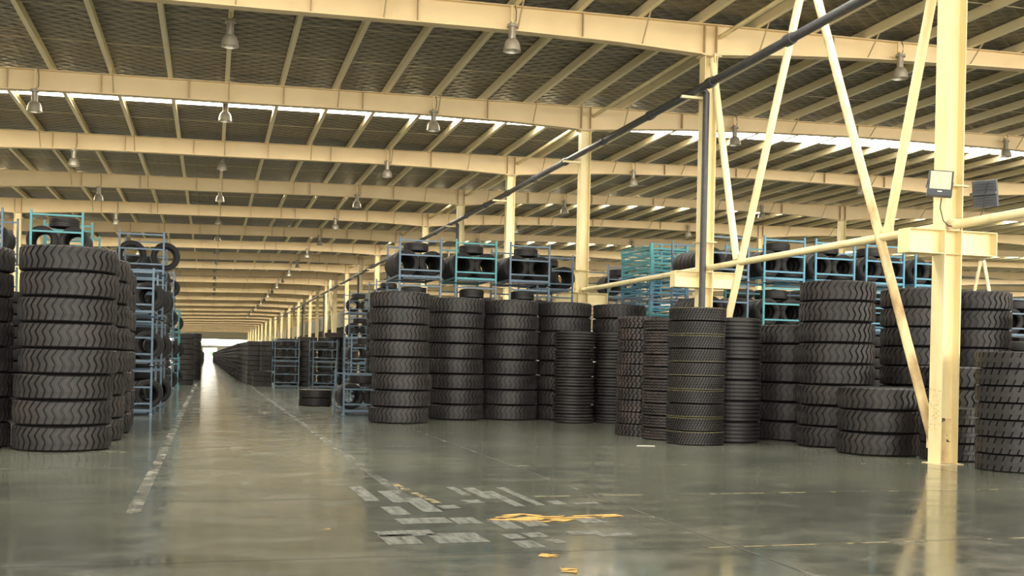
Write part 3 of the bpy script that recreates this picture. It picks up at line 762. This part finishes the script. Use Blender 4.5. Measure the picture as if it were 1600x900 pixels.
# ------------------------------------------------------------------ lamps
def lamp_parts():
    P = []
    b = MB(); b.tube([(0, 0, .62), (0, 0, .70)], .02, 8); b.lathe([(.0, .62), (.125, .62), (.13, .60), (.13, .565), (.12, .555), (0, .555)], 20); P.append(('cap', b.mesh('cap', M['alu'], True)))
    b = MB()
    for i in range(20):
        w = 2 * PI * i / 20; b.box(-.006, .006, .055, .085, .28, .555)
        n = len(b.v) - 8
        for j in range(8):
            x, yv, z = b.v[n + j]; b.v[n + j] = (x * math.cos(w) - yv * math.sin(w), x * math.sin(w) + yv * math.cos(w), z)
    b.lathe([(.0, .555), (.065, .555), (.065, .28), (.0, .28)], 20); P.append(('ballast_housing', b.mesh('ballast_housing', M['alu'], True)))
    b = MB(); b.lathe([(.055, .285), (.11, .272), (.155, .225), (.185, .15), (.198, .07), (.208, .0), (.203, .0), (.19, .07), (.175, .145), (.145, .215), (.05, .26)], 28); P.append(('reflector', b.mesh('reflector', M['alu_in'] if False else M['alu'], True)))
    b = MB(); b.lathe([(0, .10), (.035, .105), (.05, .15), (.035, .22), (0, .25)], 14); P.append(('bulb', b.mesh('bulb', M['glow'], True)))
    return P
LP = lamp_parts()
def lamp_at(x, y, z, arm, k, rowword):
    o = empty('high_bay_lamp', (x, y, z))
    tag(o, f'aluminium high-bay lamp at the {NTH[k]} roof beam, {rowword}', 'lamp', 'high-bay lamps ' + rowword)
    for nm, me in LP: link(nm, me, o)
    if arm > .05:
        b = MB(); b.box(-.025, .025, .06, .10, .66, .70 + arm); b.box(-.025, .025, -.02, .10, .66, .70)
        link('hanger_bar', b.mesh('hanger_bar', M['cream']), o)
        b = MB(); b.tube([(.02, .0, .64), (.09, .02, .72), (.10, .03, .70 + arm * .6), (.07, .05, .70 + arm)], .011, 5)
        link('cable', b.mesh('cable', M['black']), o)
for xr, row, zo, kk in ((-4.95, 'above the lane stacks', 8.36, range(1, 14)), (6.6, 'in the row nearest the column line', 8.76, range(1, 22)), (17.08, 'past the column line', 9.12, range(1, 9)), (28.2, 'far across the hall', 9.54, range(1, 8))):
    for k in kk: lamp_at(xr, ykth(k) - .25, zo, ztop(xr) - zo - .72, k, row)
for k in range(1, 14):
    lamp_at(.30, ykth(k) + 1.4 + (.7 if k == 1 else 0), 8.88, ztop(.3) - 8.88 - .70, k, 'hung from a purlin over the aisle')

# floodlights on the first column
def floodlight(name, loc, rot, label, s=1.):
    o = empty(name, loc); o.rotation_euler = rot; tag(o, label, 'floodlight')
    b = MB(); b.box(-.19, .19, -.045, .045, -.24, .20)
    for i in range(9): b.box(-.17, .17, .045, .075, -.21 + i * .045, -.19 + i * .045)
    link('housing', b.mesh('housing', M['flood']), o)
    b = MB(); b.box(-.16, .16, -.052, -.046, -.13, .18); link('lens', b.mesh('lens', M['led']), o)
    b = MB(); b.box(-.035, .035, -.05, -.046, -.185, -.165); link('maker_plate', b.mesh('maker_plate', M['scrap']), o)
    b = MB(); b.box(.19, .20, -.02, .16, -.02, .02).box(-.20, -.19, -.02, .16, -.02, .02).box(-.20, .20, .15, .16, -.02, .02); link('yoke', b.mesh('yoke', M['flood']), o)
    return o
f1 = floodlight('floodlight', (11.36, 14.62, 4.60), (-.30, .10, -.55), 'black floodlight with yellowish lens on the column, facing the aisle')
f2 = floodlight('floodlight', (12.32, 14.72, 4.52), (-.25, .0, 2.15), 'black floodlight seen from behind on the column, facing away')
cb = MB(); cb.tube([(11.42, 14.66, 4.36), (11.40, 14.66, 4.2), (11.48, 14.68, 4.0), (11.60, 14.70, 3.92), (11.8, 14.7, 3.93)], .009, 6)
tag(link('power_cable', cb.mesh('power_cable', M['black'])), 'thin dark cable looping below the aisle-facing floodlight', 'cable')
cb = MB(); cb.tube([(12.24, 14.56, 4.66), (12.16, 14.52, 4.5), (12.2, 14.62, 4.2), (12.1, 14.66, 3.98), (11.9, 14.7, 3.94)], .009, 6)
tag(link('power_cable', cb.mesh('power_cable', M['black'])), 'thin cable looping below the floodlight that faces away', 'cable')
